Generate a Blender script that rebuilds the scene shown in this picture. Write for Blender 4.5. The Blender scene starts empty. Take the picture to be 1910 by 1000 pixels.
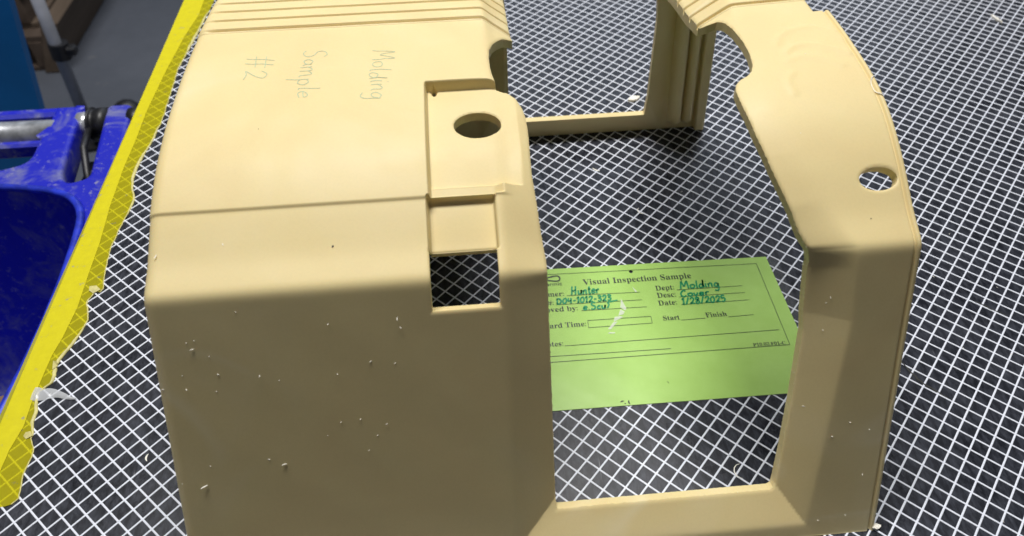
import bpy, math, random
import numpy as np
from mathutils import Matrix, Vector

random.seed(7)
rng = np.random.default_rng(7)
S = 0.0108                      # one cell of the table grid, in metres
scene = bpy.context.scene
C = scene.collection

# ------------------------------------------------------------------ camera, world, lamps, exposure
cam_d = bpy.data.cameras.new('camera')
cam = bpy.data.objects.new('camera', cam_d)
C.objects.link(cam)
R3 = Matrix(((0.99604223, 0.07101772, -0.05344498),
             (-0.08838286, 0.72780165, -0.68006854),
             (-0.00939957, 0.68210061, 0.73119793)))
cam.matrix_world = Matrix.Translation(Vector((-5.75018, -26.94679, 43.91616)) * S) @ R3.to_4x4()
cam_d.sensor_width = 36.0
cam_d.lens = 1394.9566 / 1910 * 36.0
cam_d.clip_start = 0.02
cam_d.clip_end = 100
cam_d.dof.use_dof = True
cam_d.dof.focus_distance = 49 * S
cam_d.dof.aperture_fstop = 9.0
scene.camera = cam

world = bpy.data.worlds.new('World')
scene.world = world
world.use_nodes = True
bg = world.node_tree.nodes['Background']
bg.inputs['Color'].default_value = (0.86, 0.92, 1.0, 1)
bg.inputs['Strength'].default_value = 0.066


def area_lamp(name, loc, target, sx, sy, power, col):
    d = bpy.data.lights.new(name, 'AREA')
    d.shape = 'RECTANGLE'
    d.size, d.size_y, d.energy, d.color = sx, sy, power, col
    o = bpy.data.objects.new(name, d)
    C.objects.link(o)
    o.location = loc
    v = Vector(target) - Vector(loc)
    o.rotation_euler = v.to_track_quat('-Z', 'Y').to_euler()
    return o


area_lamp('skylight_lamp', (-0.18, 1.10, 3.36), (0.0, 0.1, 0.1), 2.1, 0.6, 154, (1.0, 0.98, 0.95))
area_lamp('doorway_lamp', (0.6, 4.0, 2.1), (0.0, 0.3, 0.0), 4.2, 1.5, 30, (0.72, 0.84, 1.0))
sd = bpy.data.lights.new('background_fill_lamp', 'SPOT')  # added fill spot that brightens the machine panel, cart and floor
sd.energy, sd.spot_size, sd.spot_blend, sd.shadow_soft_size, sd.color = 44, math.radians(48), 0.5, 0.12, (0.95, 0.98, 1.0)
so = bpy.data.objects.new('background_fill_lamp', sd)
C.objects.link(so)
so.location = (-1.75, -0.55, 1.7)
so.rotation_euler = (Vector((-1.25, 1.55, -0.75)) - so.location).to_track_quat('-Z', 'Y').to_euler()

scene.view_settings.view_transform = 'Standard'
scene.view_settings.look = 'None'
scene.view_settings.exposure = 0.0
scene.view_settings.gamma = 1.0


# ------------------------------------------------------------------ helpers
def mesh(name, verts, faces, mat=None, parent=None, org=(0, 0, 0), smooth=False, normals=None, scale=S):
    me = bpy.data.meshes.new(name)
    v = (np.asarray(verts, float) - np.asarray(org, float)) * scale
    me.from_pydata(v.tolist(), [], [list(map(int, f)) for f in faces])
    if mat:
        me.materials.append(mat)
    if smooth:
        me.polygons.foreach_set('use_smooth', [True] * len(me.polygons))
    me.update()
    if normals is not None:
        me.normals_split_custom_set_from_vertices(np.asarray(normals).tolist())
    return link(name, me, parent, org)


def link(name, me, parent=None, org=(0, 0, 0)):
    o = bpy.data.objects.new(name, me)
    C.objects.link(o)
    if parent is None:
        o.location = Vector(org) * S
    else:
        o.parent = parent
        o.location = Vector(org) * S - parent.location
    return o


def thing(name, label, cat, loc=(0, 0, 0), group=None):
    o = bpy.data.objects.new(name, None)
    o.empty_display_size = 0.02
    C.objects.link(o)
    o.location = Vector(loc) * S
    return tag(o, label, cat, group)


def tag(o, label, cat, group=None):
    o['label'] = label
    o['category'] = cat
    if group:
        o['group'] = group
    return o


def box(x0, x1, y0, y1, z0, z1, bev=0.0):
    if bev <= 0:
        v = [(x, y, z) for z in (z0, z1) for y in (y0, y1) for x in (x0, x1)]
        return v, [(0, 2, 3, 1), (4, 5, 7, 6), (0, 1, 5, 4), (2, 6, 7, 3), (0, 4, 6, 2), (1, 3, 7, 5)]
    b = bev
    ring = [(x0, y0 + b), (x0 + b, y0), (x1 - b, y0), (x1, y0 + b), (x1, y1 - b), (x1 - b, y1), (x0 + b, y1), (x0, y1 - b)]
    inn = [(x0 + b, y0 + b), (x0 + b, y0 + b), (x1 - b, y0 + b), (x1 - b, y0 + b), (x1 - b, y1 - b), (x1 - b, y1 - b), (x0 + b, y1 - b), (x0 + b, y1 - b)]
    v = [(*p, z0 + b) for p in ring] + [(*p, z1 - b) for p in ring]
    v += [(*inn[i], z1) for i in (0, 2, 4, 6)] + [(*inn[i], z0) for i in (0, 2, 4, 6)]
    f = [(i, (i + 1) % 8, 8 + (i + 1) % 8, 8 + i) for i in range(8)]
    f += [(16, 17, 18, 19), (23, 22, 21, 20)]
    for k in range(4):
        a, b2 = 2 * k, 2 * k + 1
        t, tn = 16 + k, 16 + (k + 1) % 4
        f.append((8 + a, 8 + b2, t))
        f.append((8 + b2, 8 + (b2 + 1) % 8, tn, t))
        t, tn = 20 + k, 20 + (k + 1) % 4
        f.append((b2, a, t))
        f.append(((b2 + 1) % 8, b2, t, tn))
    return v, f


def merge(*parts):
    V, F = [], []
    for v, f in parts:
        n = len(V)
        V += [tuple(p) for p in v]
        F += [tuple(i + n for i in q) for q in f]
    return V, F


def tube(pts, r, n=12, cap=True):
    P = [Vector(p) for p in pts]
    V, F = [], []
    rr = r if isinstance(r, (list, tuple)) else [r] * len(P)
    for i, p in enumerate(P):
        t = (P[min(i + 1, len(P) - 1)] - P[max(i - 1, 0)]).normalized()
        a = Vector((0, 0, 1)) if abs(t.z) < 0.9 else Vector((1, 0, 0))
        x = t.cross(a).normalized()
        y = t.cross(x)
        for k in range(n):
            th = 2 * math.pi * k / n
            V.append(tuple(p + (x * math.cos(th) + y * math.sin(th)) * rr[i]))
    for i in range(len(P) - 1):
        for k in range(n):
            F.append((i * n + k, i * n + (k + 1) % n, (i + 1) * n + (k + 1) % n, (i + 1) * n + k))
    if cap:
        F.append(tuple(range(n - 1, -1, -1)))
        F.append(tuple((len(P) - 1) * n + k for k in range(n)))
    return V, F


def spline(pts, n=6):
    P = np.asarray(pts, float)
    if len(P) < 3:
        return P
    Q = np.vstack([2 * P[0] - P[1], P, 2 * P[-1] - P[-2]])
    out = []
    for i in range(1, len(Q) - 2):
        for t in np.linspace(0, 1, n, endpoint=False):
            a, b, c, d = Q[i - 1], Q[i], Q[i + 1], Q[i + 2]
            out.append(0.5 * ((2 * b) + (c - a) * t + (2 * a - 5 * b + 4 * c - d) * t * t + (3 * b - a - 3 * c + d) * t ** 3))
    out.append(P[-1])
    return np.array(out)


def ribbon(pts, w, taper=False):
    """flat ribbon strip along a 2D polyline -> 2D verts, quad faces"""
    P = np.asarray(pts, float)
    T = np.gradient(P, axis=0)
    T /= np.linalg.norm(T, axis=1)[:, None] + 1e-9
    N = np.stack([-T[:, 1], T[:, 0]], 1)
    ww = np.full(len(P), w / 2)
    if taper:
        ww = ww * np.sin(np.linspace(0.25, math.pi - 0.15, len(P)))
    V = np.empty((2 * len(P), 2))
    V[0::2] = P + N * ww[:, None]
    V[1::2] = P - N * ww[:, None]
    F = [(2 * i, 2 * i + 1, 2 * i + 3, 2 * i + 2) for i in range(len(P) - 1)]
    return V, F


# ------------------------------------------------------------------ materials
def material(name):
    m = bpy.data.materials.new(name)
    m.use_nodes = True
    nt = m.node_tree
    return m, nt, nt.nodes['Principled BSDF'], nt.nodes, nt.links


def noise(nt, scale, detail=4, rough=0.55, vec=None, dist=0.0):
    n = nt.nodes.new('ShaderNodeTexNoise')
    n.inputs['Scale'].default_value = scale
    n.inputs['Detail'].default_value = detail
    n.inputs['Roughness'].default_value = rough
    n.inputs['Distortion'].default_value = dist
    if vec is not None:
        nt.links.new(vec, n.inputs['Vector'])
    return n


def ramp(nt, fac, stops):
    r = nt.nodes.new('ShaderNodeValToRGB')
    e = r.color_ramp.elements
    while len(e) < len(stops):
        e.new(0.5)
    for k, (p, c) in enumerate(stops):
        e[k].position = p
        e[k].color = (*c, 1) if len(c) == 3 else c
    nt.links.new(fac, r.inputs['Fac'])
    return r


def mixc(nt, fac, a, b):
    m = nt.nodes.new('ShaderNodeMix')
    m.data_type = 'RGBA'
    for sock, val in ((m.inputs[0], fac), (m.inputs[6], a), (m.inputs[7], b)):
        if hasattr(val, 'links'):
            nt.links.new(val, sock)
        elif isinstance(val, (int, float)):
            sock.default_value = val
        else:
            sock.default_value = (*val, 1)
    return m.outputs[2]


def objvec(nt, scale=(1, 1, 1), rot=(0, 0, 0)):
    g = nt.nodes.new('ShaderNodeNewGeometry')
    mp = nt.nodes.new('ShaderNodeMapping')
    mp.inputs['Scale'].default_value = scale
    mp.inputs['Rotation'].default_value = rot
    nt.links.new(g.outputs['Position'], mp.inputs['Vector'])
    return mp.outputs['Vector']


def bump(nt, bsdf, h, strength, dist):
    b = nt.nodes.new('ShaderNodeBump')
    b.inputs['Strength'].default_value = strength
    b.inputs['Distance'].default_value = dist
    nt.links.new(h, b.inputs['Height'])
    nt.links.new(b.outputs['Normal'], bsdf.inputs['Normal'])


def simple(name, col, rough=0.5, metal=0.0, var=0.0, vscale=40.0, spec=0.5):
    m, nt, b, N, L = material(name)
    b.inputs['Roughness'].default_value = rough
    b.inputs['Metallic'].default_value = metal
    b.inputs['Specular IOR Level'].default_value = spec
    b.inputs['Base Color'].default_value = (*col, 1)
    if var > 0:
        n = noise(nt, vscale, 6, 0.6, objvec(nt))
        r = ramp(nt, n.outputs['Fac'], [(0.3, tuple(c * (1 - var) for c in col)), (0.7, tuple(min(1, c * (1 + var)) for c in col))])
        L.new(r.outputs['Color'], b.inputs['Base Color'])
    return m


# cream moulded plastic
def cream_material():
    m, nt, b, N, L = material('cream_moulded_plastic')
    v = objvec(nt)
    n1 = noise(nt, 9, 3, 0.5, v, 1.2)
    base = ramp(nt, n1.outputs['Fac'], [(0.32, (0.765, 0.615, 0.31)), (0.52, (0.785, 0.645, 0.328)), (0.72, (0.80, 0.665, 0.365))])
    n2 = noise(nt, 700, 3, 0.6, v)
    spk = ramp(nt, n2.outputs['Fac'], [(0.30, (0.97, 0.97, 0.97)), (0.6, (1, 1, 1))])
    mm = nt.nodes.new('ShaderNodeMix')
    mm.data_type = 'RGBA'
    mm.blend_type = 'MULTIPLY'
    mm.inputs[0].default_value = 1
    L.new(base.outputs['Color'], mm.inputs[6])
    L.new(spk.outputs['Color'], mm.inputs[7])
    # pale flow lines of the moulding: narrow bands where a stretched, distorted noise crosses its middle
    nf = noise(nt, 3.2, 1.5, 0.4, objvec(nt, (1.0, 2.2, 1.6), (0, 0, 0.5)), 1.4)
    fl_ = ramp(nt, nf.outputs['Fac'], [(0.475, (0, 0, 0)), (0.5, (1, 1, 1)), (0.54, (0, 0, 0))])
    fb = noise(nt, 7, 2, 0.5, v)
    fm = ramp(nt, fb.outputs['Fac'], [(0.5, (0, 0, 0)), (0.66, (0.3, 0.3, 0.3))])
    fx = nt.nodes.new('ShaderNodeMath')
    fx.operation = 'MULTIPLY'
    L.new(fl_.outputs['Color'], fx.inputs[0])
    L.new(fm.outputs['Color'], fx.inputs[1])
    L.new(mixc(nt, fx.outputs[0], mm.outputs[2], (0.88, 0.80, 0.58)), b.inputs['Base Color'])
    n3 = noise(nt, 30, 3, 0.5, v)
    rr = ramp(nt, n3.outputs['Fac'], [(0.3, (0.44,) * 3), (0.7, (0.57,) * 3)])
    L.new(rr.outputs['Color'], b.inputs['Roughness'])
    b.inputs['Specular IOR Level'].default_value = 0.3
    b.inputs['Subsurface Weight'].default_value = 0.12
    b.inputs['Subsurface Radius'].default_value = (1.0, 0.6, 0.25)
    b.inputs['Subsurface Scale'].default_value = 0.004
    n4 = noise(nt, 55, 4, 0.5, v)
    bump(nt, b, n4.outputs['Fac'], 0.12, 0.0007)
    return m


M_CREAM = cream_material()
M_BURR = simple('white_plastic_burr', (0.85, 0.82, 0.74), 0.5)


def table_material():
    m, nt, b, N, L = material('black_vinyl_table')
    v = objvec(nt, rot=(0, 0, math.radians(44)))
    big = noise(nt, 22, 5, 0.6, v)
    fine = noise(nt, 260, 5, 0.7, objvec(nt, (1, 0.35, 1), (0, 0, 0.5)))
    fib = noise(nt, 900, 2, 0.6, v)
    c1 = ramp(nt, big.outputs['Fac'], [(0.3, (0.007, 0.008, 0.012)), (0.7, (0.020, 0.022, 0.030))])
    c2 = ramp(nt, fine.outputs['Fac'], [(0.42, (0.0, 0.0, 0.0)), (0.72, (0.042, 0.045, 0.056))])
    a = nt.nodes.new('ShaderNodeMix')
    a.data_type = 'RGBA'
    a.blend_type = 'ADD'
    a.inputs[0].default_value = 1
    L.new(c1.outputs['Color'], a.inputs[6])
    L.new(c2.outputs['Color'], a.inputs[7])
    # fine white scratches: thin bands of a distorted noise, broken up by another
    sv = objvec(nt, (1.0, 0.06, 1), (0, 0, -0.6))
    s1 = noise(nt, 330, 2, 0.5, sv, 0.6)
    l1 = ramp(nt, s1.outputs['Fac'], [(0.70, (0, 0, 0)), (0.74, (1, 1, 1))])
    s2 = noise(nt, 30, 2, 0.5, v)
    l2 = ramp(nt, s2.outputs['Fac'], [(0.55, (0, 0, 0)), (0.68, (0.5, 0.5, 0.5))])
    mu = nt.nodes.new('ShaderNodeMath')
    mu.operation = 'MULTIPLY'
    L.new(l1.outputs['Color'], mu.inputs[0])
    L.new(l2.outputs['Color'], mu.inputs[1])
    L.new(mixc(nt, mu.outputs[0], a.outputs[2], (0.35, 0.35, 0.37)), b.inputs['Base Color'])
    rr = ramp(nt, big.outputs['Fac'], [(0.3, (0.24,) * 3), (0.7, (0.36,) * 3)])
    L.new(rr.outputs['Color'], b.inputs['Roughness'])
    b.inputs['Specular IOR Level'].default_value = 0.22
    bump(nt, b, fib.outputs['Fac'], 0.5, 0.0004)
    return m


M_TABLE = table_material()


def grid_material():
    m, nt, b, N, L = material('white_grid_strand')
    n = noise(nt, 420, 4, 0.7, objvec(nt))
    r = ramp(nt, n.outputs['Fac'], [(0.26, (0.42, 0.44, 0.50)), (0.42, (0.78, 0.81, 0.90))])
    L.new(r.outputs['Color'], b.inputs['Base Color'])
    b.inputs['Roughness'].default_value = 0.35
    return m


M_GRID = grid_material()


def tape_material(name, alpha):
    m, nt, b, N, L = material(name)
    v = objvec(nt)
    n = noise(nt, 130, 5, 0.65, v)
    r = ramp(nt, n.outputs['Fac'], [(0.30, (0.36, 0.34, 0.16)), (0.37, (0.60, 0.53, 0.004)), (0.75, (0.66, 0.59, 0.004))])
    L.new(r.outputs['Color'], b.inputs['Base Color'])
    b.inputs['Roughness'].default_value = 0.55
    b.inputs['Specular IOR Level'].default_value = 0.25
    n2 = noise(nt, 60, 3, 0.5, v)
    bump(nt, b, n2.outputs['Fac'], 0.4, 0.0012)
    if alpha < 1:
        t = nt.nodes.new('ShaderNodeBsdfTransparent')
        t.inputs['Color'].default_value = (1.0, 0.95, 0.16, 1)
        mx = nt.nodes.new('ShaderNodeMixShader')
        mx.inputs['Fac'].default_value = alpha
        L.new(t.outputs['BSDF'], mx.inputs[1])
        L.new(b.outputs['BSDF'], mx.inputs[2])
        out = nt.nodes['Material Output']
        L.new(mx.outputs['Shader'], out.inputs['Surface'])
    return m


M_TAPE = tape_material('yellow_tape_solid', 1.0)
M_TAPE2 = tape_material('yellow_tape_film', 0.5)
M_TORN = simple('torn_tape_edge', (0.62, 0.56, 0.22), 0.6, var=0.2, vscale=250)


def film_material(name, col, fac):
    m, nt, b, N, L = material(name)
    b.inputs['Base Color'].default_value = (*col, 1)
    b.inputs['Roughness'].default_value = 0.18
    t = nt.nodes.new('ShaderNodeBsdfTransparent')
    mx = nt.nodes.new('ShaderNodeMixShader')
    mx.inputs['Fac'].default_value = fac
    L.new(t.outputs['BSDF'], mx.inputs[1])
    L.new(b.outputs['BSDF'], mx.inputs[2])
    L.new(mx.outputs['Shader'], nt.nodes['Material Output'].inputs['Surface'])
    return m


M_FILM = film_material('clear_laminate_film', (0.6, 0.62, 0.66), 0.07)
M_SCRAP = film_material('milky_plastic_scrap', (0.75, 0.77, 0.8), 0.55)


def card_material():
    m, nt, b, N, L = material('green_card_paper')
    v = objvec(nt)
    n = noise(nt, 60, 4, 0.6, v)
    r = ramp(nt, n.outputs['Fac'], [(0.3, (0.39, 0.65, 0.115)), (0.7, (0.43, 0.70, 0.145))])
    L.new(r.outputs['Color'], b.inputs['Base Color'])
    b.inputs['Roughness'].default_value = 0.28
    n2 = noise(nt, 25, 2, 0.5, v)
    bump(nt, b, n2.outputs['Fac'], 0.25, 0.002)
    return m


M_CARD = card_material()
M_INK = simple('black_print_ink', (0.035, 0.05, 0.03), 0.4)
M_PEN = simple('green_marker_ink', (0.0, 0.27, 0.095), 0.4)
M_PENCIL = simple('faint_green_pencil', (0.47, 0.53, 0.32), 0.6, var=0.25, vscale=900)
M_DARK = simple('dark_speck', (0.03, 0.03, 0.025), 0.6)


def blue_material():
    m, nt, b, N, L = material('scuffed_blue_plastic')
    v = objvec(nt)
    n = noise(nt, 16, 7, 0.68, v, 0.8)
    mk = ramp(nt, n.outputs['Fac'], [(0.50, (0, 0, 0)), (0.66, (0.9, 0.9, 0.9))])
    n2 = noise(nt, 110, 6, 0.75, v)
    mk2 = ramp(nt, n2.outputs['Fac'], [(0.58, (0, 0, 0)), (0.70, (0.9, 0.9, 0.9))])
    c = mixc(nt, mk.outputs['Color'], (0.008, 0.014, 0.46), (0.17, 0.18, 0.36))
    c = mixc(nt, mk2.outputs['Color'], c, (0.33, 0.33, 0.40))
    L.new(c, b.inputs['Base Color'])
    b.inputs['Roughness'].default_value = 0.42
    bump(nt, b, n2.outputs['Fac'], 0.3, 0.001)
    return m


M_BLUE = blue_material()
M_RIM = simple('highlit_worn_blue_rim', (0.02, 0.04, 0.50), 0.35, var=0.6, vscale=45)  # worn blue, made lighter to paint in the rim's highlight
M_TEAL = simple('teal_blue_paint', (0.0, 0.17, 0.52), 0.5, var=0.12, vscale=6)
M_STEEL = simple('worn_grey_steel', (0.30, 0.31, 0.33), 0.4, 0.5, 0.45, 60)
M_POLE = simple('grey_painted_pole', (0.34, 0.35, 0.39), 0.4, 0.1, 0.15, 20)
M_RUBBER = simple('black_rubber', (0.012, 0.012, 0.014), 0.45, var=0.4, vscale=80)
M_METALB = simple('bright_steel', (0.62, 0.63, 0.66), 0.3, 0.6)


def wood_material(name, a, b2):
    m, nt, b, N, L = material(name)
    n = noise(nt, 14, 6, 0.7, objvec(nt, (1, 0.12, 1)))
    r = ramp(nt, n.outputs['Fac'], [(0.3, a), (0.7, b2)])
    L.new(r.outputs['Color'], b.inputs['Base Color'])
    b.inputs['Roughness'].default_value = 0.8
    return m


M_WOOD = wood_material('old_pallet_wood', (0.045, 0.028, 0.018), (0.12, 0.085, 0.062))
M_WOOD2 = wood_material('pale_pallet_wood', (0.08, 0.055, 0.035), (0.14, 0.10, 0.07))
M_CARDB = simple('brown_cardboard', (0.20, 0.115, 0.065), 0.8, var=0.2, vscale=50)


def floor_material():
    m, nt, b, N, L = material('dark_concrete_floor')
    v = objvec(nt)
    n = noise(nt, 1.6, 8, 0.65, v)
    r = ramp(nt, n.outputs['Fac'], [(0.3, (0.06, 0.068, 0.085)), (0.7, (0.11, 0.12, 0.145))])
    n2 = noise(nt, 7, 4, 0.6, v)
    st = ramp(nt, n2.outputs['Fac'], [(0.66, (0, 0, 0)), (0.76, (0.6, 0.6, 0.6))])
    L.new(mixc(nt, st.outputs['Color'], r.outputs['Color'], (0.24, 0.22, 0.20)), b.inputs['Base Color'])
    b.inputs['Roughness'].default_value = 0.55
    return m


M_FLOOR = floor_material()

# ------------------------------------------------------------------ setting: floor
FZ = -80.0
fl = mesh('floor', [(-900, -500, FZ), (700, -500, FZ), (700, 900, FZ), (-900, 900, FZ)], [(0, 1, 2, 3)], M_FLOOR)
fl['kind'] = 'structure'

# ------------------------------------------------------------------ work table with grid strands
TU0, TU1, TV0, TV1 = -38.2, 66.0, -16.0, 70.0
table = thing('work_table', 'black topped work table with a white square grid, under the cream cover', 'table', (14, 27, FZ))
v, f = box(TU0, TU1, TV0, TV1, -3.0, 0.0, 0.0)
mesh('table_top', v, f, M_TABLE, table, (14, 27, 0))
for (a, b_) in ((TU0 + 4, TV0 + 4), (TU1 - 4, TV0 + 4), (TU0 + 4, TV1 - 4), (TU1 - 4, TV1 - 4)):
    v, f = box(a - 2, a + 2, b_ - 2, b_ + 2, FZ, -3.0, 0.2)
    mesh('leg', v, f, M_STEEL, table, (a, b_, FZ))

GA = math.radians(44.0)
gx = np.array([math.cos(GA), -math.sin(GA)])   # grid x axis in the (u, v) frame
gy = np.array([math.sin(GA), math.cos(GA)])
HW, HH = 0.063, 0.028
sv = [(0, -HW, 0), (1, -HW, 0), (1, -HW * 0.55, HH), (0, -HW * 0.55, HH), (1, HW * 0.55, HH), (0, HW * 0.55, HH), (1, HW, 0), (0, HW, 0)]
sme = bpy.data.meshes.new('grid_strand')
sme.from_pydata([tuple(c * S for c in p) for p in sv], [], [(0, 1, 2, 3), (3, 2, 4, 5), (5, 4, 6, 7)])
sme.materials.append(M_GRID)


def clip_line(p, d):
    t0, t1 = -1e9, 1e9
    for k, (lo, hi) in enumerate(((TU0, TU1), (TV0, TV1))):
        a, b_ = sorted(((lo - p[k]) / d[k], (hi - p[k]) / d[k]))
        t0, t1 = max(t0, a), min(t1, b_)
    return t0, t1


for fam in (0, 1):
    base, d = (gx, gy) if fam == 0 else (gy, gx)
    step = 1.0 if fam == 0 else 1.01379
    for k in range(-120, 140):
        p = base * (k * step)
        t0, t1 = clip_line(p, d)
        if t1 - t0 < 0.5:
            continue
        q = p + d * t0
        o = bpy.data.objects.new('grid_strand', sme)
        C.objects.link(o)
        o.parent = table
        o.location = Vector((q[0], q[1], 0.002 + 0.004 * fam)) * S - table.location
        o.rotation_euler = (0, 0, math.atan2(d[1], d[0]))
        o.scale = (t1 - t0, 1, 1)


# ------------------------------------------------------------------ the moulded cover: one wrapped sheet
def gauss_smooth(A, sig, ds):
    """variable-sigma smoothing of rows of A (sig per row)"""
    out = A.copy()
    cs = np.unique(np.round(sig, 2))
    r = {}
    for s_ in cs:
        n = int(3.5 * s_ / ds) + 1
        k = np.exp(-0.5 * (np.arange(-n, n + 1) * ds / s_) ** 2)
        k /= k.sum()
        pad = np.concatenate([2 * A[:1] - A[n:0:-1], A, 2 * A[-1:] - A[-2:-n - 2:-1]])
        r[s_] = np.stack([np.convolve(pad[:, j], k, 'valid') for j in range(A.shape[1])], 1)
    for i, s_ in enumerate(np.round(sig, 2)):
        out[i] = r[s_][i]
    return out


PK = np.array([(-9.75, 0), (-1.95, 16.65), (0, 17.35), (2, 18.4), (4.75, 19.35), (7.8, 19.85), (12, 20.05), (16, 20.0),
               (22, 19.5), (26.3, 18.6), (29.6, 17.2), (31.5, 0)], float)
DS = 0.02
seg = np.linalg.norm(np.diff(PK, axis=0), axis=1)
cum = np.concatenate([[0], np.cumsum(seg)])
S0 = -seg[0]
S_BACK = cum[-2] + S0
S_END = cum[-1] + S0
sa = np.arange(0, cum[-1], DS)
poly = np.stack([np.interp(sa, cum, PK[:, 0]), np.interp(sa, cum, PK[:, 1])], 1)
sa = sa + S0
sig = 0.25 + 0.65 * np.clip((np.minimum(np.abs(sa), np.abs(sa - S_BACK)) - 0.8) / 2.0, 0, 1)
sig[sa < -0.8] = 0.25
sig[sa > S_BACK + 0.8] = 0.25
prof = gauss_smooth(poly, sig, DS)
tan = np.gradient(poly, axis=0)
tan /= np.linalg.norm(tan, axis=1)[:, None]
nrm = np.stack([tan[:, 1], -tan[:, 0]], 1)          # inwards
dirs = gauss_smooth(nrm, np.full(len(sa), 1.3), DS)
dirs /= np.linalg.norm(dirs, axis=1)[:, None]


def sv_(v):
    """arc length on the top at depth v"""
    m = (sa > -0.5) & (sa < S_BACK)
    return float(np.interp(v, poly[m, 0], sa[m]))


def smooth01(x, a, b):
    t = np.clip((x - a) / (b - a), 0, 1)
    return t * t * (3 - 2 * t)


def poly_sdf(px, py, P):
    """signed distance to polygon, positive inside"""
    P = np.asarray(P, float)
    d2 = np.full(px.shape, 1e9)
    ins = np.zeros(px.shape, bool)
    for i in range(len(P)):
        a, b_ = P[i], P[(i + 1) % len(P)]
        ex, ey = b_ - a
        wx, wy = px - a[0], py - a[1]
        t = np.clip((wx * ex + wy * ey) / (ex * ex + ey * ey + 1e-12), 0, 1)
        d2 = np.minimum(d2, (wx - t * ex) ** 2 + (wy - t * ey) ** 2)
        c = ((a[1] <= py) != (b_[1] <= py))
        with np.errstate(divide='ignore', invalid='ignore'):
            xi = a[0] + (py - a[1]) / (b_[1] - a[1] + 1e-15) * ex
        ins ^= c & (px < xi)
    return np.sqrt(d2) * np.where(ins, 1, -1)


UL, UR = -21.9, 17.3
s27, s102 = sv_(2.75), sv_(10.15)
OPEN = [(-1.82, -15.47), (-1.86, -7.2), (-1.91, 1.04), (-2.02, 2.5), (-2.08, 3.8), (-2.2, 6.04), (-2.1, 9.4), (-2.14, 10.3), (-2.24, 10.95), (-2.55, 11.7),
        (-3.0, 12.25), (-3.35, 12.4), (-3.62, 12.55), (-3.72, 12.9), (-3.84, 13.7), (-3.88, 15.0), (-3.78, 16.0), (-3.55, 16.8), (-3.2, 17.5), (-2.8, 18.2), (-2.3, 18.75), (-2.14, 18.95),
        (-2.25, 20), (-2.2, 28), (-1.65, S_BACK + 3), (-1.4, S_END - 2.5),
        (11.35, S_END - 2.5), (10.75, S_BACK + 4), (9.95, S_BACK - 1), (9.4, 26), (9.55, 20), (9.72, 18.15), (10.1, 17.72), (10.6, 17.45),
        (10.82, 16.9), (11.05, 15.7), (11.2, 14.2), (11.22, 13.0), (11.08, 11.9), (10.85, 11.35), (10.55, 11.05), (10.1, 10.85),
        (9.8, 10.55), (9.66, 10.1), (9.66, 9.6), (9.72, 8.73), (9.95, 6.8), (10.4, 4.6), (11.1, 2.16), (11.4, 1.0), (11.7, 0.2), (11.95, -0.8), (12.11, -5.2), (11.84, -9.2),
        (11.5, -13.2), (11.3, -15.05), (11.22, -15.32), (11.0, -15.45)]
EDGE_R = sv_(14.15)


def hole_sdf(u, s):
    """positive where there is material (without the outer edge)"""
    f = -poly_sdf(u, s, OPEN)
    for cx, cs, ru, rs in ((-4.88, sv_(7.0), 1.32, 1.02), (15.72, sv_(1.28), 1.02, 0.62)):
        k = np.sqrt(((u - cx) / ru) ** 2 + ((s - cs) / rs) ** 2)
        f = np.minimum(f, (k - 1) * min(ru, rs))
    win = np.minimum(np.minimum(u + 7.85, -4.42 - u), np.minimum(s + 1.78, 1.62 - s))
    f = np.minimum(f, -win)
    nick = np.sqrt(((u + 7.2) / 0.15) ** 2 + ((s - sv_(9.95)) / 0.26) ** 2)
    f = np.minimum(f, (nick - 1) * 0.15)
    return f


def edge_right(s):
    return np.interp(s, [S_BACK - 5, S_BACK, S_END], [16.35, 15.6, 17.5])


def keep_sdf(u, s):
    f = hole_sdf(u, s)
    rough = np.where(u > 3, 0.3, 1.0) * 0.009 * np.sin(s * 5.1 + 2 * np.sin(s * 2.3)) * np.sin(u * 4.7 + 1.3 * np.sin(u * 3.1)) + 0.006 * np.sin(s * 19 + u * 17)
    near = (u > -4) & (u < 13) & (s < 22)
    f = f + np.where(near, rough, 0)
    outer = np.minimum(np.minimum(u - UL, np.where(s > S_BACK, 99.0, UR - u)), np.minimum(s - S0, S_END - s))
    outer = np.minimum(outer, np.where(s > EDGE_R, edge_right(s) - u, 9.0))
    return np.minimum(f, outer)


SWIRLS = [(spline([(12.88, 13.5), (13.39, 14.3), (14.21, 14.82), (15.38, 14.92), (16.3, 14.39), (16.8, 13.53)], 5), 0.05, 0.28),
          (spline([(13.18, 12.57), (13.8, 13.12), (14.76, 13.17), (15.69, 12.68), (16.6, 11.99)], 5), 0.06, 0.26),
          (spline([(13.06, 11.85), (13.77, 12.1), (14.9, 11.79), (15.82, 10.96)], 5), 0.045, 0.3),
          (spline([(12.92, 10.68), (12.48, 10.05), (12.55, 9.09)], 5), 0.04, 0.25)]


def smax0(x, e):
    return 0.5 * (x + np.sqrt(x * x + e * e))


RS = [-18.4, -17.44, -4.14, 0.0, sv_(0.56), sv_(2.97), sv_(5.65), sv_(8.78), sv_(12.6), sv_(15.5), S_BACK - 1, S_BACK + 2, S_END]
RU = [12.9, 12.94, 14.05, 13.85, 12.5, 11.6, 11.15, 11.0, 11.2, 11.6, 11.8, 12.8, 13.2]
RKs = [-18.4, -4, -1.2, 0.3, 2.5, 8, 12, sv_(14), sv_(15.5), 60]
RK = [0.53, 0.72, 0.68, 0.42, 0.26, 0.22, 0.22, 0.32, 0.62, 0.62]


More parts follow.
